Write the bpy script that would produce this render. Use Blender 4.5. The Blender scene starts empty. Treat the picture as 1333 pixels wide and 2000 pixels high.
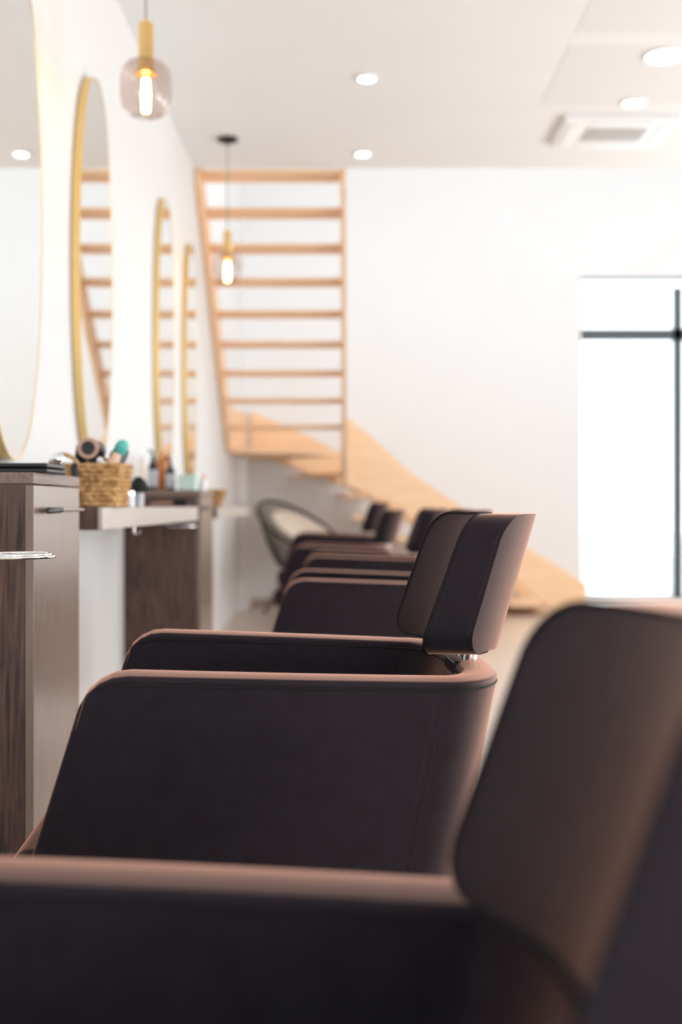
import bpy, bmesh, math, random
from mathutils import Vector, Matrix
random.seed(7)
PI = math.pi
sc = bpy.context.scene
col = sc.collection

# ---------------------------------------------------------------- camera
F = 2333.0                      # focal length in pixels of the 1333x2000 frame
cd = bpy.data.cameras.new('camera')
cam = bpy.data.objects.new('camera', cd); col.objects.link(cam)
cd.sensor_fit = 'VERTICAL'; cd.sensor_height = 36.0; cd.sensor_width = 24.0
cd.lens = 36.0 * F / 2000.0
cam.location = (0, 0, 0.93); cam.rotation_euler = (PI/2, 0, 0)
cd.shift_x = -13.5/2000; cd.shift_y = -12/2000
cd.clip_start = 0.05; cd.clip_end = 200
cd.dof.use_dof = True; cd.dof.focus_distance = 2.02; cd.dof.aperture_fstop = 2.3
sc.camera = cam

# ---------------------------------------------------------------- render look
sc.view_settings.view_transform = 'Standard'; sc.view_settings.look = 'None'
sc.view_settings.gamma = 1; sc.view_settings.use_curve_mapping = False
sc.view_settings.exposure = 0.15
sc.cycles.use_denoising = True
sc.cycles.max_bounces = 10; sc.cycles.diffuse_bounces = 6; sc.cycles.glossy_bounces = 5
sc.cycles.transmission_bounces = 8; sc.cycles.transparent_max_bounces = 12
sc.cycles.sample_clamp_indirect = 8.0
sc.cycles.caustics_reflective = False; sc.cycles.caustics_refractive = False

# ---------------------------------------------------------------- daylight
w = bpy.data.worlds.new('overcast_sky'); sc.world = w; w.use_nodes = True
bg = w.node_tree.nodes['Background']
bg.inputs['Color'].default_value = (0.88, 0.94, 1.0, 1); bg.inputs['Strength'].default_value = 3.0

def area(name, loc, size, target, power, color):
    l = bpy.data.lights.new(name, 'AREA'); l.shape = 'RECTANGLE'
    l.size, l.size_y = size; l.energy = power; l.color = color
    o = bpy.data.objects.new(name, l); col.objects.link(o); o.location = loc
    d = Vector(target) - Vector(loc)
    o.rotation_euler = d.to_track_quat('-Z', 'Y').to_euler()
    return o
XR = 4.6      # right wall
# daylight coming in through the tall windows of the right-hand wall, the back window and the shop front
area('daylight_right_near', (XR+0.25, 2.1, .9), (3.3, 1.6), (0, 2.1, 5.2), 95, (1.0, 0.99, 0.99))
area('daylight_right_far', (XR+0.25, 6.0, .9), (3.3, 1.6), (0, 5.0, 5.2), 95, (1.0, 0.99, 0.99))
area('daylight_back', (3.25, 11.4, 1.6), (2.2, 2.9), (3.25, 0, 3.0), 45, (0.92, 0.96, 1.0))
area('stairwell_fill', (XR+0.25, 9.7, 4.05), (.8, .9), (0, 9.3, 3.3), 8, (1.0, 0.97, 0.93))  # added fill lamp that brightens the back wall of the stairwell
area('daylight_shopfront', (1.4, -3.9, 1.2), (3.3, 1.8), (1.0, 3, 4.0), 110, (0.84, 0.91, 1.0))

# ---------------------------------------------------------------- materials
def mat(name, base, rough=0.5, metal=0.0, spec=0.5, **kw):
    m = bpy.data.materials.new(name); m.use_nodes = True
    b = m.node_tree.nodes['Principled BSDF']
    b.inputs['Base Color'].default_value = (*base, 1)
    b.inputs['Roughness'].default_value = rough
    b.inputs['Metallic'].default_value = metal
    b.inputs['Specular IOR Level'].default_value = spec
    for k, v in kw.items():
        b.inputs[k.replace('_', ' ')].default_value = v
    return m
def nodes(m): return m.node_tree.nodes, m.node_tree.links, m.node_tree.nodes['Principled BSDF']
def add_noise(m, c1, c2, scale, stretch=(1,1,1), detail=6, bump=0.0, bdist=0.002, lo=.35, hi=.65, dist=0.0, bscale=None):
    n, l, b = nodes(m)
    tc = n.new('ShaderNodeTexCoord'); mp = n.new('ShaderNodeMapping'); mp.inputs['Scale'].default_value = stretch
    nz = n.new('ShaderNodeTexNoise'); nz.inputs['Scale'].default_value = scale; nz.inputs['Detail'].default_value = detail
    nz.inputs['Distortion'].default_value = dist
    cr = n.new('ShaderNodeValToRGB')
    cr.color_ramp.elements[0].position = lo; cr.color_ramp.elements[1].position = hi
    cr.color_ramp.elements[0].color = (*c1, 1); cr.color_ramp.elements[1].color = (*c2, 1)
    l.new(tc.outputs['Object'], mp.inputs['Vector']); l.new(mp.outputs['Vector'], nz.inputs['Vector'])
    l.new(nz.outputs['Fac'], cr.inputs['Fac']); l.new(cr.outputs['Color'], b.inputs['Base Color'])
    if bump:
        nb = nz
        if bscale:
            nb = n.new('ShaderNodeTexNoise'); nb.inputs['Scale'].default_value = bscale; nb.inputs['Detail'].default_value = 3
            l.new(tc.outputs['Object'], nb.inputs['Vector'])
        bp = n.new('ShaderNodeBump'); bp.inputs['Strength'].default_value = bump; bp.inputs['Distance'].default_value = bdist
        l.new(nb.outputs['Fac'], bp.inputs['Height']); l.new(bp.outputs['Normal'], b.inputs['Normal'])
    return m
M = {}
M['wall'] = add_noise(mat('white_wall_paint', (.86,.85,.83), .7, spec=.3), (.782,.78,.775), (.79,.788,.783), 3, bump=.15, bdist=.001, bscale=220)
M['ceiling'] = add_noise(mat('white_ceiling_paint', (.84,.80,.78), .85, spec=.2), (.86,.875,.885), (.875,.89,.90), 2)
M['trim'] = mat('white_trim', (.85,.84,.82), .5)
M['base'] = add_noise(mat('beige_skirting_tile', (.42,.33,.26), .5), (.40,.31,.25), (.46,.36,.29), 8)
M['leather'] = add_noise(mat('dark_brown_leather', (.022,.017,.02), .46, spec=.15, Specular_Tint=(1.0,.55,.44,1), Sheen_Weight=1.0, Sheen_Roughness=.36, Sheen_Tint=(1.0,.52,.37,1)), (.0095,.0108,.0165), (.0125,.0138,.0205), 30, bump=.10, bdist=.0006, bscale=520)
M['piping'] = mat('dark_piping', (.012,.010,.012), .6, spec=.15)
M['thread'] = mat('seam_thread', (.045,.040,.044), .8, spec=.1)
M['chrome'] = mat('chrome', (.82,.82,.82), .12, 1.0)
M['mirror'] = mat('mirror_glass', (.93,.945,.93), .015, 1.0)
M['gold'] = add_noise(mat('brushed_gold', (.80,.56,.22), .38, .75), (.78,.53,.20), (.84,.60,.26), 40, (1,1,8))
M['brass'] = mat('brushed_brass', (.83,.56,.22), .3, .85)
M['oak'] = add_noise(mat('light_beech_wood', (.75,.47,.26), .5, spec=.35), (.84,.54,.32), (.92,.64,.41), 5, (.6,.6,9), detail=5, lo=.3, hi=.7)
M['wenge'] = add_noise(mat('dark_wenge_laminate', (.09,.05,.04), .45, spec=.4), (.030,.018,.018), (.17,.088,.065), 16, (7,7,.45), detail=8, lo=.32, hi=.70, dist=.6)
M['cap'] = add_noise(mat('walnut_edge_laminate', (.2,.13,.10), .45), (.16,.10,.08), (.27,.18,.14), 14, (9,.4,9), detail=6)
M['taupe'] = add_noise(mat('brushed_taupe_front', (.36,.30,.26), .27, .0, spec=.7), (.21,.145,.112), (.255,.18,.14), 30, (12,12,.3), detail=3)
M['black'] = mat('black_plastic', (.012,.012,.013), .4)
M['blackmetal'] = mat('black_metal', (.02,.02,.02), .35, .3)
M['white'] = mat('white_plastic', (.82,.82,.82), .4)
M['grey'] = mat('grey_aluminium', (.085,.095,.10), .5, .2)
M['grille'] = mat('grey_grille', (.33,.30,.28), .6)
M['cream'] = add_noise(mat('cream_cloth', (.78,.66,.52), .9, spec=.1), (.82,.73,.62), (.90,.82,.72), 30, bump=.3)
M['straw'] = add_noise(mat('woven_seagrass', (.45,.25,.10), .8, spec=.2), (.30,.15,.05), (.66,.40,.18), 60, detail=4, bump=.8, bdist=.004)
M['rosegold'] = mat('rose_gold', (.50,.30,.22), .35, .6)
M['teal'] = mat('teal_plastic', (.10,.50,.44), .35)
M['green'] = mat('dark_green_plastic', (.012,.05,.045), .35)
M['mint'] = mat('mint_card', (.58,.74,.67), .6)
M['peach'] = mat('peach_plastic', (.80,.52,.38), .5)
M['amber'] = mat('amber_glass', (.55,.17,.03), .15, spec=.5)
M['label'] = mat('pale_label', (.55,.56,.60), .5)
M['red'] = mat('coral_red', (.85,.12,.12), .4)
M['bristle'] = mat('black_bristle', (.008,.008,.008), .8)
def emit(name, c, s):
    m = bpy.data.materials.new(name); m.use_nodes = True
    n = m.node_tree.nodes; n.clear()
    e = n.new('ShaderNodeEmission'); e.inputs['Color'].default_value = (*c, 1); e.inputs['Strength'].default_value = s
    o = n.new('ShaderNodeOutputMaterial'); m.node_tree.links.new(e.outputs[0], o.inputs[0]); return m
M['lens'] = emit('downlight_lens', (1,.97,.93), 6)
M['filament'] = emit('glowing_filament', (1,.66,.28), 45)
def glassmat(name, c, rough=0.0, mixf=.35):
    m = bpy.data.materials.new(name); m.use_nodes = True
    n = m.node_tree.nodes; l = m.node_tree.links; n.clear()
    t = n.new('ShaderNodeBsdfTransparent'); t.inputs['Color'].default_value = (*c, 1)
    g = n.new('ShaderNodeBsdfGlossy'); g.inputs['Roughness'].default_value = rough
    g.inputs['Color'].default_value = (1,1,1,1)
    lw = n.new('ShaderNodeLayerWeight'); lw.inputs['Blend'].default_value = .5
    pw = n.new('ShaderNodeMath'); pw.operation = 'POWER'; pw.inputs[1].default_value = 3.0; l.new(lw.outputs['Facing'], pw.inputs[0])
    fr = n.new('ShaderNodeMath'); fr.operation = 'MULTIPLY_ADD'; fr.inputs[1].default_value = mixf; fr.inputs[2].default_value = .04; l.new(pw.outputs[0], fr.inputs[0])
    mx = n.new('ShaderNodeMixShader'); o = n.new('ShaderNodeOutputMaterial')
    l.new(fr.outputs[0], mx.inputs[0]); l.new(t.outputs[0], mx.inputs[1]); l.new(g.outputs[0], mx.inputs[2]); l.new(mx.outputs[0], o.inputs[0])
    return m
M['smoke'] = glassmat('smoked_glass', (.915,.875,.855), .02)
M['bulbglass'] = glassmat('amber_bulb_glass', (1.0,.86,.62), .02)
M['pane'] = glassmat('window_pane', (.97,.98,.98), .0)
# floor: large beige tiles
mf = mat('beige_floor_tiles', (.5,.41,.33), .4, spec=.8, Coat_Weight=1.0, Coat_Roughness=.30, Coat_IOR=1.8); M['floor'] = mf
n, l, b = nodes(mf)
tc = n.new('ShaderNodeTexCoord'); br = n.new('ShaderNodeTexBrick'); br.offset = .5
br.inputs['Scale'].default_value = 1.0; br.inputs['Brick Width'].default_value = 1.2; br.inputs['Row Height'].default_value = .6
br.inputs['Mortar Size'].default_value = .003; br.inputs['Color1'].default_value = (.62,.47,.36,1); br.inputs['Color2'].default_value = (.60,.45,.345,1)
br.inputs['Mortar'].default_value = (.46,.32,.23,1)
l.new(tc.outputs['Object'], br.inputs['Vector']); l.new(br.outputs['Color'], b.inputs['Base Color'])
# perforated ceiling panel
mp_ = mat('perforated_acoustic_panel', (.8,.76,.73), .9, spec=.1); M['perf'] = mp_
n, l, b = nodes(mp_)
tc = n.new('ShaderNodeTexCoord'); vo = n.new('ShaderNodeTexVoronoi'); vo.inputs['Scale'].default_value = 42; vo.inputs['Randomness'].default_value = 0
cr = n.new('ShaderNodeValToRGB'); cr.color_ramp.elements[0].position = .22; cr.color_ramp.elements[1].position = .3
cr.color_ramp.elements[0].color = (.66,.66,.67,1); cr.color_ramp.elements[1].color = (.86,.87,.88,1)
l.new(tc.outputs['Object'], vo.inputs['Vector']); l.new(vo.outputs['Distance'], cr.inputs['Fac']); l.new(cr.outputs['Color'], b.inputs['Base Color'])
M['ground'] = mat('pale_paving', (.6,.6,.6), .9)

# ---------------------------------------------------------------- helpers
def obj(name, bm, m, parent=None, smooth=False, bevel=0, segs=3, angle=40, subsurf=0):
    me = bpy.data.meshes.new(name); bmesh.ops.recalc_face_normals(bm, faces=bm.faces[:]); bm.to_mesh(me); bm.free()
    o = bpy.data.objects.new(name, me); col.objects.link(o)
    me.materials.append(M[m])
    if smooth or bevel:
        for p in me.polygons: p.use_smooth = True
    if bevel:
        md = o.modifiers.new('bevel', 'BEVEL'); md.width = bevel; md.segments = segs; md.limit_method = 'ANGLE'; md.angle_limit = math.radians(angle)
        md.harden_normals = True
    elif smooth and not subsurf:
        me.set_sharp_from_angle(angle=math.radians(45))
    if subsurf:
        md = o.modifiers.new('sub', 'SUBSURF'); md.levels = subsurf; md.render_levels = subsurf
    if parent: o.parent = parent
    return o
def thing(name, label, cat, loc=(0,0,0), rotz=0, group=None):
    o = bpy.data.objects.new(name, None); col.objects.link(o); o.empty_display_size = .1
    o.location = loc; o.rotation_euler = (0,0,rotz); tag(o, label, cat, group); return o
def tag(o, label, cat, group=None):
    o['label'] = label; o['category'] = cat
    if group: o['group'] = group
    return o
def struct(name, bm, m, parent=None, label=None, **k):
    o = obj(name, bm, m, parent, **k)
    if not parent: o['kind'] = 'structure'
    return o
def box(bm, x0, x1, y0, y1, z0, z1):
    vs = [bm.verts.new((x,y,z)) for x in (x0,x1) for y in (y0,y1) for z in (z0,z1)]
    for f in ((0,1,3,2),(4,6,7,5),(0,4,5,1),(2,3,7,6),(0,2,6,4),(1,5,7,3)): bm.faces.new([vs[i] for i in f])
    return vs
def bx(*a):
    bm = bmesh.new(); box(bm, *a); return bm
def lathe(prof, n=32, bm=None, c=(0,0,0), axis=None):
    """prof: list of (r,z)"""
    bm = bm or bmesh.new(); rings = []
    R = Matrix.Identity(3)
    if axis is not None: R = Vector(axis).normalized().to_track_quat('Z','Y').to_matrix()
    c = Vector(c)
    for r, z in prof:
        if r < 1e-6: rings.append([bm.verts.new(c + R @ Vector((0,0,z)))])
        else: rings.append([bm.verts.new(c + R @ Vector((r*math.cos(2*PI*i/n), r*math.sin(2*PI*i/n), z))) for i in range(n)])
    for a, b in zip(rings, rings[1:]):
        if len(a) == 1 and len(b) == 1: continue
        for i in range(n):
            j = (i+1) % n
            if len(a) == 1: bm.faces.new((a[0], b[i], b[j]))
            elif len(b) == 1: bm.faces.new((a[i], b[0], a[j]))
            else: bm.faces.new((a[i], b[i], b[j], a[j]))
    return bm
def tube(pts, r, n=10, closed=False, bm=None):
    bm = bm or bmesh.new(); pts = [Vector(p) for p in pts]; N = len(pts); rings = []; up = None
    for i, p in enumerate(pts):
        if closed: t = pts[(i+1)%N] - pts[i-1]
        else: t = pts[min(i+1,N-1)] - pts[max(i-1,0)]
        t.normalize()
        if up is None:
            up = Vector((0,0,1)) if abs(t.z) < .9 else Vector((1,0,0))
        up = (up - t*up.dot(t)).normalized(); s = t.cross(up)
        rr = r[i] if isinstance(r, (list,tuple)) else r
        rings.append([bm.verts.new(p + (up*math.cos(2*PI*k/n) + s*math.sin(2*PI*k/n))*rr) for k in range(n)])
    for i in range(N if closed else N-1):
        a, b = rings[i], rings[(i+1)%N]
        for k in range(n): bm.faces.new((a[k], a[(k+1)%n], b[(k+1)%n], b[k]))
    if not closed:
        bm.faces.new(rings[0]); bm.faces.new(rings[-1][::-1])
    return bm
def prism(poly, a, b, plane='xz', bm=None):
    """extrude a polygon; plane xz -> along y, yz -> along x"""
    bm = bm or bmesh.new()
    def P(u, v, t): return (u, t, v) if plane == 'xz' else ((t, u, v) if plane == 'yz' else (u, v, t))
    A = [bm.verts.new(P(u,v,a)) for u,v in poly]; B = [bm.verts.new(P(u,v,b)) for u,v in poly]
    bm.faces.new(A); bm.faces.new(B[::-1])
    for i in range(len(poly)):
        j = (i+1) % len(poly); bm.faces.new((A[i], B[i], B[j], A[j]))
    return bm
def copy_tree(o, parent=None):
    c = o.copy(); col.objects.link(c); c.parent = parent
    for ch in [k for k in list(bpy.data.objects) if k.parent == o]: copy_tree(ch, c)
    return c

# ---------------------------------------------------------------- room
XL, YB, YF, ZC, YC, ZT = -0.97, 11.07, -3.5, 3.05, 7.50, 5.4
def wall_with_holes(u0, u1, z0, z1, holes, t0, t1, plane):
    """wall in plane 'x' (u = y) or 'y' (u = x), thickness t0..t1, holes (u0,u1,z0,z1)"""
    bm = bmesh.new()
    us = sorted({u0, u1, *[h[0] for h in holes], *[h[1] for h in holes]}); zs = sorted({z0, z1, *[h[2] for h in holes], *[h[3] for h in holes]})
    for a, b in zip(us, us[1:]):
        for c, d in zip(zs, zs[1:]):
            m = ((a+b)/2, (c+d)/2)
            if any(h[0] < m[0] < h[1] and h[2] < m[1] < h[3] for h in holes): continue
            if plane == 'x': box(bm, t0, t1, a, b, c, d)
            else: box(bm, a, b, t0, t1, c, d)
    bmesh.ops.remove_doubles(bm, verts=bm.verts[:], dist=1e-5)
    return bm
struct('floor', bx(XL-.2, XR+.2, YF-.2, YB+.2, -.1, 0), 'floor')
struct('wall_left', bx(XL-.2, XL, YF-.2, YB+.2, 0, ZT), 'wall')
WB = (2.16, 4.35, .068, 3.05)
struct('wall_back', wall_with_holes(XL, XR, 0, ZT, [WB], YB, YB+.2, 'y'), 'wall')
WR = [(.5, 3.7, .1, 2.8), (4.7, 7.9, .1, 2.8), (9.3, 10.1, 3.6, 4.5)]  # last opening is an added high one, letting light into the stairwell
struct('wall_right', wall_with_holes(YF-.2, YB+.2, 0, ZT, WR, XR, XR+.2, 'x'), 'wall')
WF = (-.3, 3.1, .05, 2.75)
struct('wall_front', wall_with_holes(XL, XR, 0, ZT, [WF], YF-.2, YF, 'y'), 'wall')
struct('ceiling', bx(XL, XR, YF, YC, ZC, ZC+.3), 'ceiling')
struct('trim_1', bx(XL, XR, YC, YB, ZT, ZT+.1), 'ceiling')['label'] = 'white upper ceiling over the open stairwell'
struct('baseboard_back', bx(-.9, 2.10, YB-.014, YB, 0, .07), 'base')
struct('trim_2', bx(XL, -.90, YB-.45, YB, 0, 1.42), 'trim')

def window(name, axis, u0, u1, z0, z1, t, mull_u, mull_z, fw=.06, col_='grey'):
    bm = bmesh.new()
    def B(a, b, c, d, e=.05):
        if axis == 'y': box(bm, a, b, t, t+e, c, d)
        else: box(bm, t, t+e, a, b, c, d)
    mh = fw*1.15
    B(u0, u1, z0, z0+.012); B(u0, u1, z1-.02, z1)
    B(u0, u0+.012, z0, z1); B(u1-fw, u1, z0, z1)
    for m in mull_u: B(m, m+fw, z0, z1-.085)
    for m in mull_z: B(u0, u1, m-.01, m+mh)
    f = struct(name, bm, col_)
    bm = bmesh.new()
    if axis == 'y': box(bm, u0+.012, u1-fw, t+.02, t+.026, z0+.012, z1-.02)
    else: box(bm, t+.02, t+.026, u0+.012, u1-fw, z0+.012, z1-.02)
    obj('pane', bm, 'pane', f)
    return f
window('window_1', 'y', *WB, YB+.04, [3.03], [2.48], .085)
window('window_2', 'x', *WR[0], XR+.08, [2.1], [2.3])
window('window_3', 'x', *WR[1], XR+.08, [6.3], [2.3])
window('added_window_4', 'x', *WR[2], XR+.08, [], [])  # unseen high window, added so the stairwell wall gets bright
window('window_5', 'y', *WF, YF-.12, [1.4], [2.2])
struct('ground', bx(-30, 40, -30, 45, -.25, -.12), 'ground')

# ---------------------------------------------------------------- salon chair
ZA = .685     # top of the arms
def tub_columns():
    """outer/inner plan points along the U with tangent info: list of (xo,yo,xi,yi,t)"""
    W, T, XE, RX, RY = .335, .078, .120, .115, .19
    out = []
    NA = 16
    for i in range(NA+1):
        q = i/NA; t = q**1.6 if q < 1 else 1.0
        out.append(('arm', t, -1))
    for i in range(1, 13): out.append(('arc', i/12, -1))
    for i in range(1, 6): out.append(('rear', i/6, 0))
    for i in range(12): out.append(('arc', 1-i/12, 1))
    for i in range(NA+1):
        q = 1-i/NA; t = q**1.6
        out.append(('arm', t, 1))
    return out, (W, T, XE, RX, RY)
def tub_point(c, z, side, zt):
    kind, t, s = c
    cols, (W, T, XE, RX, RY) = None, (.335, .078, .120, .115, .19)
    sh = .19*(z-.66)                    # rear leans back with height
    w_ = W if side == 'o' else W-T
    fl = .03*(ZA-z)*(-1 if side=='o' else 0)   # slight inward tuck below
    w_ = w_+fl - .028*((t if kind == 'arm' else 1.0)**2)
    xe = XE
    rx = RX if side == 'o' else RX-.055
    ry = RY if side == 'o' else RY-.055
    if kind == 'arm':
        xf = -.415 - .31*(.636-z)
        return (xf + (xe+sh-xf)*t, s*w_, z)
    if kind == 'arc':
        a = t*PI/2
        return (xe+sh + rx*math.sin(a)**.92, s*(w_-ry+ry*math.cos(a)), z)
    y = (-1+2*t)*(w_-ry)
    return (xe+sh+rx+.004*(1-(2*t-1)**2), y, z)
def arm_top(c):
    kind, t, s = c
    if kind == 'arm':
        L = .50; d = t*L; R = .052
        z = ZA - .020*t
        if d < R: z -= (R - math.sqrt(max(R*R-(R-d)**2, 0)))*.95
        return z
    if kind == 'arc': return ZA-.020-.004*t
    return ZA-.024
def make_tub():
    bm = bmesh.new(); cols, _ = tub_columns(); zb = .30; K = 9; rings = []
    for c in cols:
        zt = arm_top(c); ring = []
        for k in range(K+1):
            z = zb + (zt-zb)*k/K; ring.append(tub_point(c, z, 'o', zt))
        o = Vector(ring[-1]); i_ = Vector(tub_point(c, zt, 'i', zt))
        for f in (.25, .5, .75):
            p = o.lerp(i_, f); p.z += .004*math.sin(f*PI); ring.append(tuple(p))
        for k in range(K, -1, -1):
            z = zb + (zt-zb)*k/K; ring.append(tub_point(c, z, 'i', zt))
        rings.append([bm.verts.new(p) for p in ring])
    for a, b in zip(rings, rings[1:]):
        n = len(a)
        for k in range(n): bm.faces.new((a[k], a[(k+1)%n], b[(k+1)%n], b[k]))
    for r in (rings[0], rings[-1]):
        n = len(r)
        # end cap: pair outer k with inner n-1-k
        for k in range(K): bm.faces.new((r[k], r[k+1], r[n-2-k], r[n-1-k]))
        bm.faces.new((r[K], r[K+1], r[K+2], r[K+3], r[K+4]))
    return bm
def stitches(pts, ln=.0052, gap=.0032, r=.0009, off=None):
    bm = bmesh.new(); pts = [Vector(p) for p in pts]; d = 0; cur = None
    segs = [(a, b, (b-a).length) for a, b in zip(pts, pts[1:])]
    tot = sum(s[2] for s in segs)
    def at(s):
        for a, b, L in segs:
            if s <= L: return a.lerp(b, s/L if L else 0)
            s -= L
        return pts[-1]
    s = 0
    while s + ln < tot:
        tube([at(s), at(s+ln/2), at(s+ln)], [r*.6, r, r*.6], 5, bm=bm); s += ln+gap
    return bm
# backrest surface: u along the arc (metres from the middle), z height, side
def back_pt(u, z, side):
    RAD = .285 if side == 'i' else .315
    v = z - .69
    lean = .36*v if side == 'i' else .30*v
    xm = .167 if side == 'i' else .258   # middle at the bottom
    th = u/.30
    return (xm + lean - (RAD*(1-math.cos(th))*(1.0 if side=='i' else 1.12)), (RAD+ (0 if side=='i' else 0))*math.sin(th)*1.03, z)
def make_back():
    bm = bmesh.new(); NZ, NU = 22, 26; W, R, z0, z1 = .215, .045, .69, .917
    def halfw(z):
        d = min(z-z0, z1-z)
        if d >= R: return W
        return W - R + math.sqrt(max(R*R-(R-d)**2, 0))
    zs = []
    for i in range(NZ+1):
        q = i/NZ; zs.append(z0 + (z1-z0)*(.5-.5*math.cos(q*PI)))
    G = {}
    for side in 'io':
        for i, z in enumerate(zs):
            for j in range(NU+1):
                u = (-1+2*j/NU)*halfw(z)
                x, y, zz = back_pt(u, z, side)
                if side == 'i':   # soft padding
                    e = max(0, 1-(abs(u)/W)**4)*max(0, 1-(abs(z-(z0+z1)/2)/((z1-z0)/2))**4); x -= .008*e
                G[side,i,j] = bm.verts.new((x,y,zz))
        for i in range(NZ):
            for j in range(NU):
                bm.faces.new((G[side,i,j], G[side,i+1,j], G[side,i+1,j+1], G[side,i,j+1]))
    per = [(0,j) for j in range(NU)] + [(i,NU) for i in range(NZ)] + [(NZ,j) for j in range(NU,0,-1)] + [(i,0) for i in range(NZ,0,-1)]
    for a, b in zip(per, per[1:]+per[:1]):
        bm.faces.new((G[('i',)+a], G[('i',)+b], G[('o',)+b], G[('o',)+a]))
    edge_i = [tuple(G[('i',)+p].co) for p in per]; edge_o = [tuple(G[('o',)+p].co) for p in per]
    return bm, edge_i, edge_o
def make_chair():
    t = thing('salon_chair', 'dark leather salon chair', 'chair', (0,0,0))
    body = obj('tub_shell', make_tub(), 'leather', t, bevel=.011, segs=4, angle=50)
    cols, _ = tub_columns()
    def rim(side, dz, push):
        pts = []
        for c in cols:
            zt = arm_top(c)+dz; p = Vector(tub_point(c, zt, side, zt)); 
            q = Vector(tub_point(c, zt, 'i' if side=='o' else 'o', zt)); dirn = (p-q).normalized()
            pts.append(p + dirn*push)
        return pts
    # seams: piping below the rim outside, stitched edge inside
    obj('outer_piping', tube(rim('o', -.0115, -.0002)[2:-2], .0022, 6), 'piping', t, smooth=True)
    obj('inner_piping', tube(rim('i', -.0115, -.0002)[2:-2], .0022, 6), 'piping', t, smooth=True)
    obj('rim_stitching', stitches(rim('i', .0008, -.009)[2:-2]), 'thread', t)
    for s in (-1, 1):
        for side in 'oi':
            for dx in (0, .012):
                pts = []
                for k in range(14):
                    z = .33 + (.640-.33)*k/13
                    p = Vector(tub_point(('arm', 1.0, s), z, side, ZA)); p.x += dx-.006
                    p.y += (s if side=='o' else -s)*.0004; pts.append(p)
                obj('side_stitching', stitches(pts, r=.0007), 'thread', t)
    # seat
    bm = bmesh.new(); pts = []
    for i in range(21):
        a = -PI/2 + PI*i/20; pts.append((.03+.16*math.cos(a), .245*math.sin(a)))
    poly = [(-.535,-.235),(-.535,.235)] + pts[::-1]
    prism(poly, .29, .402, 'xy', bm)
    obj('seat', bm, 'leather', t, bevel=.028, segs=5, angle=50)
    bm, ei, eo = make_back()
    obj('backrest', bm, 'leather', t, bevel=.015, segs=4, angle=50)
    def shrink(e, f=.0): 
        return e
    obj('backrest_piping', tube([Vector(p)+Vector((-.0005,0,0)) for p in ei], .0022, 6, closed=True), 'piping', t, smooth=True)
    # stitches on the two end faces of the backrest
    for s in (-1, 1):
        for f in (.10, .90):
            pts = []
            for k in range(16):
                z = .725+(.885-.725)*k/15
                a = Vector(back_pt(s*.215, z, 'i')); b_ = Vector(back_pt(s*.215, z, 'o')); p = a.lerp(b_, f); p.y += s*.0012; pts.append(p)
            obj('backrest_stitching', stitches(pts, r=.0007), 'thread', t)
    # chrome bracket between shell and backrest
    for y in (-.030, .030):
        obj('bracket_rod', tube([(.205,y,.60),(.208,y,.66),(.214,y,.715)], .0135, 16), 'chrome', t, smooth=True)
    obj('bracket_plate', bx(.178,.225,-.055,.055,.640,.663), 'blackmetal', t, bevel=.004)
    # under-structure
    obj('hydraulic_column', lathe([(0,.02),(.038,.02),(.038,.17),(.026,.172),(.026,.30),(.08,.302),(.08,.315),(0,.315)], 28), 'chrome', t, smooth=True)
    obj('base_plate', lathe([(0,0),(.26,0),(.265,.006),(.255,.014),(.10,.022),(.04,.04),(0,.04)], 48), 'chrome', t, smooth=True)
    bm = tube([(-.16,0,.29),(-.34,0,.22),(-.46,0,.17)], .013, 10)
    fr = obj('footrest_arm', bm, 'blackmetal', t, smooth=True)
    obj('footrest', tube([(-.44,-.17,.16),(-.48,-.16,.165),(-.49,0,.168),(-.48,.16,.165),(-.44,.17,.16)], .014, 10), 'blackmetal', t, smooth=True)
    return t
proto = make_chair()
CH = [  # x, y, dz, rot, label
    (-.02, .735, -.060, 2, 'nearest dark leather salon chair, cut off by the bottom and right edge of the photo'),
    (0.0, 2.085, 0, 4, 'dark leather salon chair in sharp focus with stitched two-face backrest on a chrome bracket'),
    (.195, 4.30, 0, 1, 'dark leather salon chair directly behind the sharply focused one, its backrest hidden'),
    (.20, 6.15, 0, 0, 'dark leather salon chair whose backrest just shows left of the focused backrest'),
    (.06, 7.95, -.012, -2, 'blurred dark leather salon chair second from the back, just before the highest one'),
    (.00, 9.25, .04, 0, 'farthest dark leather salon chair, highest of the row, beside the woven lounge chair'),
]
for i, (x, y, dz, r, lab) in enumerate(CH):
    o = proto if i == 0 else copy_tree(proto)
    o.location = (x, y, dz); o.rotation_euler = (0, 0, math.radians(r))
    tag(o, lab, 'chair', 'salon chairs in a row')
    if abs(dz) > 1e-4:      # the base stays on the floor, only the seat is pumped up or down
        for ch in [k for k in bpy.data.objects if k.parent == o and k.name.startswith('base_plate')]: ch.location.z = -dz

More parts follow.
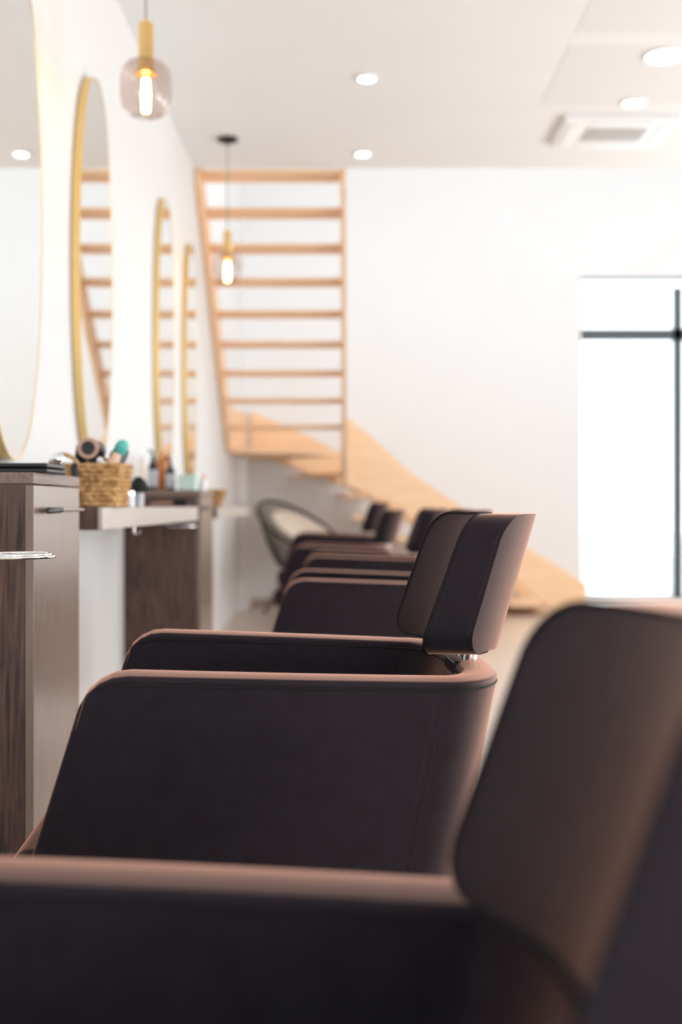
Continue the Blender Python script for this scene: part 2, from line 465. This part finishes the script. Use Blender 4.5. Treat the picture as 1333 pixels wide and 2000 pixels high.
# ---------------------------------------------------------------- mirrors
def mirror(y, w, z0, z1, label):
    t = thing('oval_mirror', label, 'mirror', (XL, y, (z0+z1)/2), 0, 'oval gold framed wall mirrors')
    a, b = w/2, (z1-z0)/2; N = 96; n_ = 2.15
    def P(k, s, x):
        th = 2*PI*k/N; c, d = math.cos(th), math.sin(th)
        return (x, (a+s)*math.copysign(abs(c)**(2/n_), c), (b+s)*math.copysign(abs(d)**(2/n_), d))
    bm = bmesh.new(); loops = [[bm.verts.new(P(k, s, x)) for k in range(N)] for s, x in ((-.004,.004),(0,.004),(0,.034),(-.004,.034))]
    for q in range(4):
        A, B = loops[q], loops[(q+1)%4]
        for k in range(N): bm.faces.new((A[k], A[(k+1)%N], B[(k+1)%N], B[k]))
    obj('frame', bm, 'gold', t, smooth=True)
    bm = bmesh.new(); A = [bm.verts.new(P(k, -.004, .0325)) for k in range(N)]; B = [bm.verts.new(P(k, -.004, .006)) for k in range(N)]
    bm.faces.new(A); bm.faces.new(B[::-1])
    for k in range(N): bm.faces.new((A[k], A[(k+1)%N], B[(k+1)%N], B[k]))
    obj('glass', bm, 'mirror', t)
    return t
mirror(3.36, .60, 1.06, 2.53, 'nearest oval gold-framed mirror, cut off by the left edge of the photo')
mirror(4.46, .58, 1.06, 2.52, 'second oval gold-framed mirror, behind the basket, reflecting the stair treads')
mirror(6.18, .52, 1.06, 2.515, 'third oval gold-framed mirror, above the dark bottles on the far cabinet')
mirror(7.18, .46, 1.06, 2.50, 'farthest and smallest-looking oval gold-framed mirror, next to the stairs')

# ---------------------------------------------------------------- cabinets and shelves
XC = -.636
def cabinet(y0, y1, label):
    t = thing('cabinet', label, 'cabinet', (XL, y0, 0), 0, 'narrow dark wood cabinets')
    D = XC-XL; L = y1-y0
    obj('body', bx(0, D-.018, 0, L, 0, .975), 'wenge', t, bevel=.001, segs=1)
    obj('top_panel', bx(0, D, -.002, L+.002, .975, .998), 'cap', t, bevel=.001, segs=1)
    f = obj('front_panel', bx(D-.0178, D, .0, L, .0, .972), 'taupe', t, bevel=.001, segs=1)
    g = obj('handle', tube([(D+.016, .17, .921),(D+.016, L-.03, .921)], .0038, 8), 'chrome', t, smooth=True)
    obj('grip', tube([(D+.016, .045, .920),(D+.016, .055, .920),(D+.016, .165, .921),(D+.016, .175, .921)], [.002,.0068,.0062,.004], 10), 'black', g, smooth=True)
    obj('stand_off', tube([(D, L-.07, .921),(D+.014, L-.07, .921)], .003, 8), 'chrome', g, smooth=True)
cabinet(2.417, 2.825, 'near dark wood cabinet with taupe front panel at the left edge of the photo')
cabinet(5.17, 5.62, 'far dark wood cabinet carrying the spray bottles and the mint box')
def shelf(y0, y1, label):
    t = thing('wall_shelf', label, 'shelf', (XL, y0, .867), 0, 'floating shelves between the cabinets')
    D = XC-XL; L = y1-y0
    obj('board', bx(0, D-.012, 0, L, 0, .06), 'wenge', t, bevel=.001, segs=1)
    obj('drawer_front', bx(D-.012, D, .002, L-.002, .001, .059), 'taupe_pale' if 'taupe_pale' in M else 'taupe', t, bevel=.001, segs=1)
M['taupe_pale'] = add_noise(mat('pale_taupe_front', (.60,.52,.46), .4, .1), (.48,.41,.36), (.53,.46,.41), 30, (12,.3,12), detail=3)
shelf(1.05, 2.09, 'floating shelf just outside the left edge of the photo, holding the near wire ring')
shelf(3.09, 5.06, 'pale-fronted floating shelf with dark wood end under the woven basket')
shelf(5.86, 7.68, 'small-looking floating shelf beyond the far cabinet, under the little basket')
def ring_holder(cx, cy, r, label, shelf_x):
    t = thing('dryer_ring', label, 'holder', (cx, cy, .846), 0, 'wire hair dryer rings')
    for k, dz in enumerate((0, .0035)):
        pts = [((r-.006*k)*math.cos(2*PI*i/40), (r-.006*k)*math.sin(2*PI*i/40), dz) for i in range(40)]
        obj('ring', tube(pts, .0028, 8, closed=True), 'chrome', t, smooth=True)
    sx = shelf_x-cx
    obj('bracket', tube([(-r+.002,0,.003),(sx,0,.003),(sx-.01,0,.008),(sx-.01,0,.021)], .003, 8), 'chrome', t, smooth=True)
ring_holder(-.550, 1.98, .062, 'twisted chrome wire ring in front of the near cabinet at the left edge', XC-.03)
ring_holder(-.680, 4.90, .058, 'small chrome wire ring under the far end of the long shelf', XC-.10)
t = tag(obj('shelf_hook', tube([(XC-.02,3.66,.867),(XC-.02,3.66,.852),(XC-.015,3.66,.845),(XC-.005,3.66,.847),(XC,3.66,.855)], .004, 8), 'chrome', smooth=True), 'tiny chrome hook under the long shelf, near its middle', 'hook')

# ---------------------------------------------------------------- woven baskets
def rrect(a, b, r, N=72):
    pts = []
    per = []
    for (cx, cy, a0) in ((a-r,b-r,0),(-a+r,b-r,PI/2),(-a+r,-b+r,PI),(a-r,-b+r,1.5*PI)):
        for k in range(N//4): 
            th = a0 + PI/2*k/(N//4-1); per.append((cx+r*math.cos(th), cy+r*math.sin(th)))
    # even resample
    L = [0]
    for i in range(len(per)):
        p, q = per[i], per[(i+1)%len(per)]; L.append(L[-1]+math.hypot(q[0]-p[0], q[1]-p[1]))
    out = []
    for k in range(N):
        s = L[-1]*k/N; i = max(j for j in range(len(per)) if L[j] <= s+1e-9)
        f = (s-L[i])/max(L[i+1]-L[i],1e-9); p, q = per[i], per[(i+1)%len(per)]
        out.append((p[0]+(q[0]-p[0])*f, p[1]+(q[1]-p[1])*f))
    return out
def basket_mesh(a, b, h, taper=.86, rows=9, r=.035):
    bm = bmesh.new(); N = 144; R = []
    steps = rows*6
    for i in range(steps+1):
        q = i/steps; s = taper+(1-taper)*q; z = h*q; row = int(q*rows*.999)
        base = rrect(a*s, b*s, r*s, N); ring = []
        for k, (x, y) in enumerate(base):
            ph = (q*rows) % 1
            off = .0034*abs(math.sin(ph*PI))*(1+.7*math.sin(k*2*PI/N*24 + (row%2)*PI)) + .0012*math.sin(k*1.7+row)
            nx, ny = x/math.hypot(x,y), y/math.hypot(x,y)
            ring.append(bm.verts.new((x+nx*off, y+ny*off, z)))
        R.append(ring)
    inner = []
    for i in range(6, -1, -1):
        q = i/6; s = taper+(1-taper)*q; base = rrect((a-.008)*s, (b-.008)*s, r*s*.9, N)
        inner.append([bm.verts.new((x, y, max(h*q, .006))) for x, y in base])
    R += inner
    for A, B in zip(R, R[1:]):
        for k in range(N): bm.faces.new((A[k], A[(k+1)%N], B[(k+1)%N], B[k]))
    bm.faces.new(R[0]); bm.faces.new(R[-1][::-1])
    return bm
ZS = .927
bk = thing('woven_basket', 'woven seagrass basket full of brushes on the long shelf behind the near cabinet', 'basket', (-.716, 3.30, ZS))
obj('basket_body', basket_mesh(.108, .10, .118), 'straw', bk, smooth=True)
def arch(cx, y, w, h, lean):
    pts = []
    for k in range(15):
        th = PI*k/14; pts.append((cx-w*math.cos(th), y+lean*math.sin(th), .098+h*math.sin(th)))
    return pts
obj('handle', tube(arch(-.045, -.096, .040, .042, -.012), .0058, 8), 'straw', bk, smooth=True)
obj('handle', tube(arch(.0, .096, .045, .045, .01), .0058, 8), 'straw', bk, smooth=True)
sb = thing('woven_basket', 'tiny woven basket on the shelf beyond the far cabinet', 'basket', (-.665, 5.98, ZS))
obj('basket_body', basket_mesh(.058, .058, .085, .45, 7, .05), 'straw', sb, smooth=True)

# ---- things in the basket
def cyl(pts, r, n=24): return tube(pts, r, n)
hd = thing('hair_dryer', 'black hair dryer with rose-gold nozzle ring pointing at the camera out of the basket', 'hair dryer', (-.702, 3.26, 1.082))
obj('barrel', tube([(0,-.03,.004),(0,-.025,.004),(0,.06,0),(0,.10,-.005)], [.025,.0265,.030,.018], 28), 'black', hd, smooth=True)
obj('nozzle_ring', lathe([(.019,-.002),(.0285,-.002),(.0295,.006),(.027,.013),(.019,.012),(.019,-.002)], 36, c=(0,-.035,.004), axis=(0,1,0)), 'rosegold', hd, smooth=True)
obj('grille', lathe([(0,0),(.019,0),(.019,.006),(0,.006)], 30, c=(0,-.031,.004), axis=(0,1,0)), 'black', hd, smooth=True)
obj('handle', tube([(0,.03,-.01),(.0,.035,-.06),(.0,.03,-.13)], [.014,.014,.012], 14), 'black', hd, smooth=True)
gb = thing('spray_bottle', 'dark green bottle with round teal cap leaning out of the basket', 'bottle', (-.640, 3.29, 1.070))
obj('bottle_body', tube([(-.018,0,-.09),(-.016,0,-.08),(.006,-.005,0),(.012,-.006,.012)], [.014,.021,.021,.016], 22), 'green', gb, smooth=True)
obj('cap', lathe([(0,.035),(.010,.033),(.017,.025),(.019,.012),(.018,0),(0,0)], 24, c=(.012,-.006,.010), axis=(.5,-.35,.8)), 'teal', gb, smooth=True)
rb = thing('round_brush', 'black round hair brush with its fat end up at the right of the basket', 'hair brush', (-.650, 3.338, .95))
obj('bristle_head', tube([(0,0,.0),(.002,0,.08),(.018,0,.135),(.024,0,.150)], [.012,.017,.020,.012], 20), 'bristle', rb, smooth=True)
obj('handle', tube([(-.005,0,-.01),(0,0,.01)], .008, 12), 'black', rb, smooth=True)
rb2 = thing('round_brush', 'dark vented hair brush standing behind the hair dryer in the basket', 'hair brush', (-.752, 3.35, .95))
obj('bristle_head', tube([(0,0,.02),(0,0,.10),(.004,0,.150)], [.013,.018,.013], 18), 'bristle', rb2, smooth=True)
obj('handle', tube([(0,0,-.005),(0,0,.02)], .007, 12), 'rosegold', rb2, smooth=True)
t = tag(obj('powder_puff', tube([(-.648,3.235,.995),(-.640,3.235,1.04),(-.625,3.235,1.072)], [.012,.017,.012], 18), 'peach', smooth=True), 'peach coloured bottle leaning at the right rim of the basket', 'bottle')
t.name = 'lotion_bottle'
t = tag(obj('cotton_ball', lathe([(0,-.010),(.007,-.007),(.010,0),(.007,.007),(0,.010)], 20, c=(-.668,3.215,1.052)), 'white', smooth=True), 'white ball at the front rim of the basket', 'ball')
t = tag(obj('black_tag', bx(-.738,-.722,3.185,3.199,1.00,1.045), 'black', bevel=.004), 'black strap hanging over the front rim of the basket', 'strap')
# ---- things on the long shelf right of the basket
br = thing('powder_brush', 'black fan-shaped brush standing upright between basket and bottles', 'brush', (-.640, 3.66, ZS))
obj('bristle_head', tube([(0,0,.044),(0,0,.054),(-.002,0,.078),(-.004,0,.092)], [.026,.030,.022,.008], 20), 'bristle', br, smooth=True)
obj('cup', lathe([(0,0),(.014,0),(.016,.048),(.012,.048),(.011,.006),(0,.006)], 20), 'label', br, smooth=True)
def jar(name, loc, r, h, m, capm, label, ch=.012, cat='jar'):
    t = thing(name, label, cat, loc)
    obj('jar_body', lathe([(0,0),(r,0),(r*1.02,.003),(r*1.02,h-.004),(r*.9,h),(0,h)], 24), m, t, smooth=True)
    obj('lid', lathe([(0,h),(r*.95,h),(r*.95,h+ch),(r*.8,h+ch+.002),(0,h+ch+.002)], 24), capm, t, smooth=True)
jar('cream_jar', (-.652, 3.56, ZS), .016, .034, 'white', 'chrome', 'small white jar with shiny lid right beside the basket')
jar('cream_jar', (-.672, 3.50, ZS), .013, .022, 'peach', 'white', 'little peach jar with white lid squeezed between basket and white jar')
jar('glass_jar', (-.658, 3.74, ZS), .018, .042, 'label', 'chrome', 'grey jar with shiny lid behind the white jar on the long shelf')
t = tag(obj('black_knob', lathe([(0,0),(.010,0),(.013,.007),(.009,.014),(0,.016)], 18, c=(-.640,3.42,ZS)), 'black', smooth=True), 'small black round clip lying at the foot of the basket', 'clip')
t.name = 'hair_clip'
lb = thing('round_brush', 'black round brush lying at the far end of the long shelf', 'hair brush', (-.67, 4.72, ZS+.017))
obj('bristle_head', tube([(.03,0,0),(.034,0,.001),(-.02,0,.0)], [.012,.017,.012], 16), 'bristle', lb, smooth=True)
obj('handle', tube([(-.02,0,-.004),(-.11,.01,-.010)], .006, 10), 'rosegold', lb, smooth=True)
# ---- things on the near cabinet
cs = thing('black_case', 'flat black zip case lying on top of the near cabinet', 'case', (-.79, 2.52, .998))
obj('case_body', bx(-.175,.174,-.075,.09,0,.009), 'black', cs, bevel=.004)
obj('case_lid', bx(-.175,.174,-.075,.09,.0105,.020), 'black', cs, bevel=.004)
bj = thing('round_bottle', 'dark bottle with round silver cap standing behind the black case', 'bottle', (-.665, 2.74, .998))
obj('bottle_body', lathe([(0,0),(.014,0),(.016,.004),(.015,.022),(.009,.027),(0,.027)], 20), 'black', bj, smooth=True)
obj('cap', lathe([(0,.026),(.010,.026),(.016,.034),(.016,.044),(.010,.052),(0,.054)], 20), 'chrome', bj, smooth=True)
# ---- things on the far cabinet
ZK = .998
def pump_bottle(x, y, r, h, body, label, lab):
    t = thing('pump_bottle', label, 'bottle', (x, y, ZK), 0)
    obj('bottle_body', lathe([(0,0),(r,0),(r,.003),(r,h*.72),(r*.75,h*.82),(r*.35,h*.88),(r*.35,h*.90),(0,h*.90)], 24), body, t, smooth=True)
    obj('label', lathe([(r+.0008,h*.12),(r+.0008,h*.60)], 24), lab, t, smooth=True)
    p = obj('pump', lathe([(0,h*.88),(r*.45,h*.88),(r*.45,h),(r*.2,h*1.02),(r*.2,h*1.14),(0,h*1.14)], 16), 'black', t, smooth=True)
    obj('spout', tube([(0,0,h*1.13),(-.012,-.008,h*1.15),(-.02,-.012,h*1.22)], [.006,.006,.003], 8), 'black', p, smooth=True)
pump_bottle(-.865, 5.30, .021, .150, 'black', 'black spray bottle with pale label, leftmost on the far cabinet', 'label')
pump_bottle(-.785, 5.28, .021, .120, 'black', 'grey-labelled black pump bottle beside the mint box', 'label')
am = thing('amber_bottle', 'amber glass bottle between the two black bottles on the far cabinet', 'bottle', (-.838, 5.42, ZK))
obj('bottle_body', lathe([(0,0),(.024,0),(.026,.004),(.030,.13),(.028,.145),(.010,.155),(0,.155)], 24), 'amber', am, smooth=True)
obj('cap', lathe([(0,.154),(.009,.154),(.009,.168),(0,.168)], 16), 'amber', am, smooth=True)
jar('cream_bottle', (-.905, 5.27, ZK), .018, .13, 'cream', 'white', 'tall cream coloured bottle nearest the wall on the far cabinet', .02, 'bottle')
jar('dark_jar', (-.748, 5.36, ZK), .016, .055, 'black', 'black', 'small black jar just behind the mint box')
mb = thing('mint_box', 'pale mint green tissue box on the far cabinet', 'box', (-.700, 5.27, ZK))
obj('box_body', bx(-.045,.034,-.05,.06,0,.055), 'mint', mb, bevel=.003)
obj('box_lid', bx(-.046,.035,-.051,.061,.0555,.068), 'mint', mb, bevel=.003)
wc = thing('white_pot', 'white pot with a coral red tip at the front corner of the far cabinet', 'pot', (-.660, 5.42, ZK))
obj('pot_body', lathe([(0,0),(.018,0),(.022,.05),(.018,.05),(.016,.006),(0,.006)], 24), 'white', wc, smooth=True)
obj('red_brush', tube([(0,0,.006),(.004,0,.06),(.006,0,.076)], [.004,.006,.004], 10), 'red', wc, smooth=True)

# ---------------------------------------------------------------- pendant lamps
def pendant(x, y, zb, label):
    t = thing('pendant_lamp', label, 'lamp', (x, y, zb), 0, 'smoked glass pendant lamps')
    H = ZC-zb
    obj('canopy', lathe([(0,H),(.058,H),(.058,H-.018),(.02,H-.026),(.012,H-.036),(0,H-.036)], 32), 'blackmetal', t, smooth=True)
    obj('cord', tube([(0,0,H-.03),(0,0,.31)], .0035, 8), 'grille', t, smooth=True)
    so = obj('socket', lathe([(0,.325),(.006,.325),(.008,.312),(.023,.308),(.024,.300),(.024,.193),(.027,.190),(.027,.165),(.036,.15),(.036,.142),(.0,.142)], 32), 'brass', t, smooth=True)
    pr = [(.026,.186),(.040,.186),(.062,.180),(.078,.162),(.084,.135),(.084,.070),(.078,.038),(.060,.014),(.035,.004),(0,.001)]
    inn = [(0,.003),(.035,.006),(.058,.016),(.0755,.039),(.082,.070),(.082,.135),(.076,.161),(.061,.178),(.040,.184),(.026,.184)]
    obj('glass_shade', lathe(pr+inn, 48), 'smoke', t, smooth=True)
    b = obj('bulb', lathe([(0,.142),(.013,.14),(.016,.12),(.019,.10),(.019,.03),(.014,.018),(0,.014)], 24), 'bulbglass', t, smooth=True)
    bm = bmesh.new()
    for k in range(6):
        a = 2*PI*k/6; c, s = math.cos(a), math.sin(a)
        tube([(.007*c,.007*s,.130),(.012*c,.012*s,.075),(.009*c,.009*s,.022)], .0034, 6, bm=bm)
    obj('filament', bm, 'filament', b, smooth=True)
    l = bpy.data.lights.new('bulb_light', 'POINT'); l.energy = 1.6; l.color = (1,.66,.35); l.shadow_soft_size = .015
    lo = bpy.data.objects.new('bulb_light', l); col.objects.link(lo); lo.parent = t; lo.location = (0,0,.075)
pendant(-.655, 3.87, 2.184, 'near glowing pendant lamp with smoked glass and brass socket, hanging beside the second mirror')
pendant(-.695, 6.89, 2.205, 'far small-looking glowing pendant lamp hanging in front of the stair treads')

# ---------------------------------------------------------------- ceiling fittings
def downlight(x, y, r, label):
    t = thing('downlight', label, 'ceiling light', (x, y, ZC), 0, 'round recessed ceiling lights')
    obj('trim_ring', lathe([(r,0),(r,-.012),(r-.012,-.012),(r-.012,0)], 36), 'white', t, smooth=True)
    obj('lens', lathe([(0,-.001),(r-.0125,-.001),(r-.0125,-.008),(0,-.008)], 36), 'lens', t)
    l = bpy.data.lights.new('spot', 'SPOT'); l.energy = 14; l.color = (1,.93,.85); l.spot_size = 2.3; l.spot_blend = .8; l.shadow_soft_size = .05
    lo = bpy.data.objects.new('spot_light', l); col.objects.link(lo); lo.parent = t; lo.location = (0,0,-.03)
K = ZC-.93
def cpos(px, py):
    d = K*F/(988-py); return ((px-680)*d/F, d)
for (px, py, r, lab) in ((717,151,.053,'round white downlight in the middle of the ceiling above the stairs'),
                         (709,299,.053,'round white downlight just above the top corner of the stairs'),
                         (1238,199,.066,'round white downlight right above the air conditioner'),
                         (1300,107,.10,'large round white ceiling light at the right edge of the photo, nearest the camera')):
    x, y = cpos(px, py); downlight(x, y, r, lab)
# perforated panels, slightly proud of the ceiling
for i, (y0, y1) in enumerate(((3.2, 5.35), (5.50, 6.30))):
    o = struct('trim_%d' % (i+3), bx(1.02, 2.9, y0, y1, ZC-.0015, ZC+.01), 'perf'); o['label'] = 'perforated acoustic panel set in the ceiling'
ac = thing('air_conditioner', 'white square ceiling cassette air conditioner with grey grille', 'air conditioner', (1.49, 6.72, ZC))
obj('housing', prism([(-.32,-.0005),(-.31,-.035),(.31,-.035),(.32,-.0005)], -.26, .26, 'xz'), 'white', ac, bevel=.008)
obj('intake_grille', bx(-.17,.17,-.12,.10,-.038,-.033), 'grille', ac)
for s in (-1, 1):
    bm = bmesh.new(); box(bm, s*.255-.025, s*.255+.025, -.17, .17, -.041, -.035)
    obj('air_flap', bm, 'white', ac, bevel=.003)
    obj('air_flap', bx(-.17,.17,s*.195-.02,s*.195+.02,-.041,-.035), 'white', ac, bevel=.003)
bm = bmesh.new()
for k in range(16):
    x = -.16+.32*k/15; box(bm, x-.0025, x+.0025, -.12, .10, -.0395, -.038)
obj('grille_slats', bm, 'white', ac)

# ---------------------------------------------------------------- staircase
st = thing('staircase', 'light wooden open-riser staircase turning against the back wall', 'staircase', (0, 0, 0))
D0, G, RS, Z0 = 9.28, .216, .187, 1.56
XA, XB = -.965, -.012            # upper flight outer faces
for k in range(9):
    y = D0 - G*k; z = Z0 + RS*k
    obj('tread', bx(XA+.035, XB-.035, y-.01, y+.215, z-.026, z), 'oak', st, bevel=.003)
def strip(x0, x1):
    # inclined stringer: lower flight end to ceiling
    ya, yb = D0+.40, D0-G*8-.02
    def zc(y): return Z0 + (D0-y)/G*RS
    return prism([(ya, zc(ya)-.14),(ya, zc(ya)+.12),(yb, min(zc(yb)+.10, 3.30)),(yb, zc(yb)-.13)], x0, x1, 'yz')
obj('stringer', prism([(D0+.12,1.36),(D0+.36,1.36),(D0+.36,1.58),(D0-G*8-.02,3.18),(D0-G*8-.02,Z0+RS*8-.11)], XA, XA+.035, 'yz'), 'oak', st, bevel=.003)
obj('stringer', strip(XB-.035, XB), 'oak', st, bevel=.003)
# winder treads round the newel post
NX, NY = 0.0, 10.12
obj('newel_post', bx(NX-.055, NX+.05, NY-.05, NY+.05, 1.09, 1.66), 'oak', st, bevel=.006)
def winder(z, poly): obj('tread', prism(poly, z-.028, z, 'xy'), 'oak', st, bevel=.003)
winder(1.385, [(NX-.05,NY-.03),(XA+.03,9.50),(XA+.03,YB-.03),(-.55,YB-.03)])
winder(1.215, [(NX-.05,NY+.0),(-.56,YB-.03),(-.10,YB-.03),(NX-.0,NY+.05)])
winder(1.04, [(NX-.02,NY+.03),(-.12,YB-.03),(.16,YB-.03),(NX+.06,NY+.05)])
RL = 1.03/5.5; GL = .335
for k in range(5):
    z = 1.03-.186*(k+1); x0 = .05+GL*k
    if z < .03: break
    obj('tread', bx(x0-.02, x0+GL+.02, NY+.03, YB-.035, z-.03, z), 'oak', st, bevel=.003)
# wall stringer on the left wall behind the winder, on the back wall, outer stringer of the lower flight
obj('stringer', prism([(9.62,1.36),(9.62,1.72),(YB-.03,1.78),(YB-.03,1.40)], XA, XA+.03, 'yz'), 'oak', st, bevel=.003)
obj('stringer', prism([(-.90,1.42),(-.90,1.80),(-.45,1.62),(.05,1.36),(.4,1.15),(1.95,.22),(1.95,.0),(1.75,.0),(.40,.90),(.05,1.09)], YB-.03, YB-.002, 'xz'), 'oak', st, bevel=.003)
out = [(.03,1.095),(.03,1.62),(.14,1.57),(.35,1.38),(.52,1.22),(.80,1.03),(1.10,.84),(1.55,.56),(2.02,.27),(2.02,.0),(1.80,.0),(1.45,.28),(.95,.58),(.62,.80),(.36,.96)]
obj('stringer', prism(out, NY-.02, NY+.02, 'xz'), 'oak', st, bevel=.004)

# ---------------------------------------------------------------- woven lounge chair in the corner
lc = thing('lounge_chair', 'black round cord lounge chair in the far left corner under the stairs', 'chair', (-.36, 10.30, 0), math.radians(-40))
def hoop(k, N=64, s=1.0):
    th = 2*PI*k/N
    u = .43*math.cos(th)*s; v = .37*math.sin(th)*(1+.12*math.cos(th))*s   # u toward the back top (-x)
    z = .71 + .24*math.cos(th)*s + .02*math.cos(2*th)
    return Vector((-u, v, z))
N = 64
obj('hoop_frame', tube([hoop(k) for k in range(N)], .014, 10, closed=True), 'blackmetal', lc, smooth=True)
cen = Vector((-.02, 0, .36))
def cord_pt(k, q):
    P = hoop(k); c = cen + Vector((.16*math.cos(2*PI*k/N)*-1, .16*math.sin(2*PI*k/N), .0))
    p = P.lerp(c, q); p.z -= .10*math.sin(q*PI); return p
bm = bmesh.new()
for k in range(0, N): tube([cord_pt(k, q/6) for q in range(7)], .0045, 5, bm=bm)
obj('cord_webbing', bm, 'blackmetal', lc, smooth=True)
obj('lower_ring', tube([cen + Vector((-.16*math.cos(2*PI*k/32), .16*math.sin(2*PI*k/32), 0)) for k in range(32)], .012, 8, closed=True), 'blackmetal', lc, smooth=True)
for sx in (-1, 1):
    for sy in (-1, 1):
        obj('leg', tube([(-.02+sx*.11, sy*.11, .36), (sx*.24-.02, sy*.25, .008)], .011, 8), 'blackmetal', lc, smooth=True)
# cushion
bm = bmesh.new(); NR, NT = 10, 36
G2 = []
for i in range(NR+1):
    q = i/NR; row = []
    for k in range(NT):
        th = 2*PI*k/NT; s = q*.74
        P = Vector((-.43*math.cos(th)*s, .37*math.sin(th)*s, .71+.24*math.cos(th)*s))
        P.z -= .23*(1-q**2)**1.0 ; row.append(P)
    G2.append(row)
top = [[bm.verts.new(p+Vector((.02,0,.045*(1-(i/NR)**4)))) for p in r] for i, r in enumerate(G2)]
bot = [[bm.verts.new(p+Vector((0,0,-.03*(1-(i/NR)**4)))) for p in r] for i, r in enumerate(G2)]
for S in (top, bot):
    for A, B in zip(S, S[1:]):
        for k in range(NT): bm.faces.new((A[k], A[(k+1)%NT], B[(k+1)%NT], B[k]))
for k in range(NT): bm.faces.new((top[-1][k], top[-1][(k+1)%NT], bot[-1][(k+1)%NT], bot[-1][k]))
bmesh.ops.remove_doubles(bm, verts=bm.verts[:], dist=1e-4)
cu = obj('seat_cushion', bm, 'cream', smooth=True)
cu.location = lc.location; cu.rotation_euler = lc.rotation_euler
tag(cu, 'cream cushion lying in the black cord lounge chair', 'cushion')
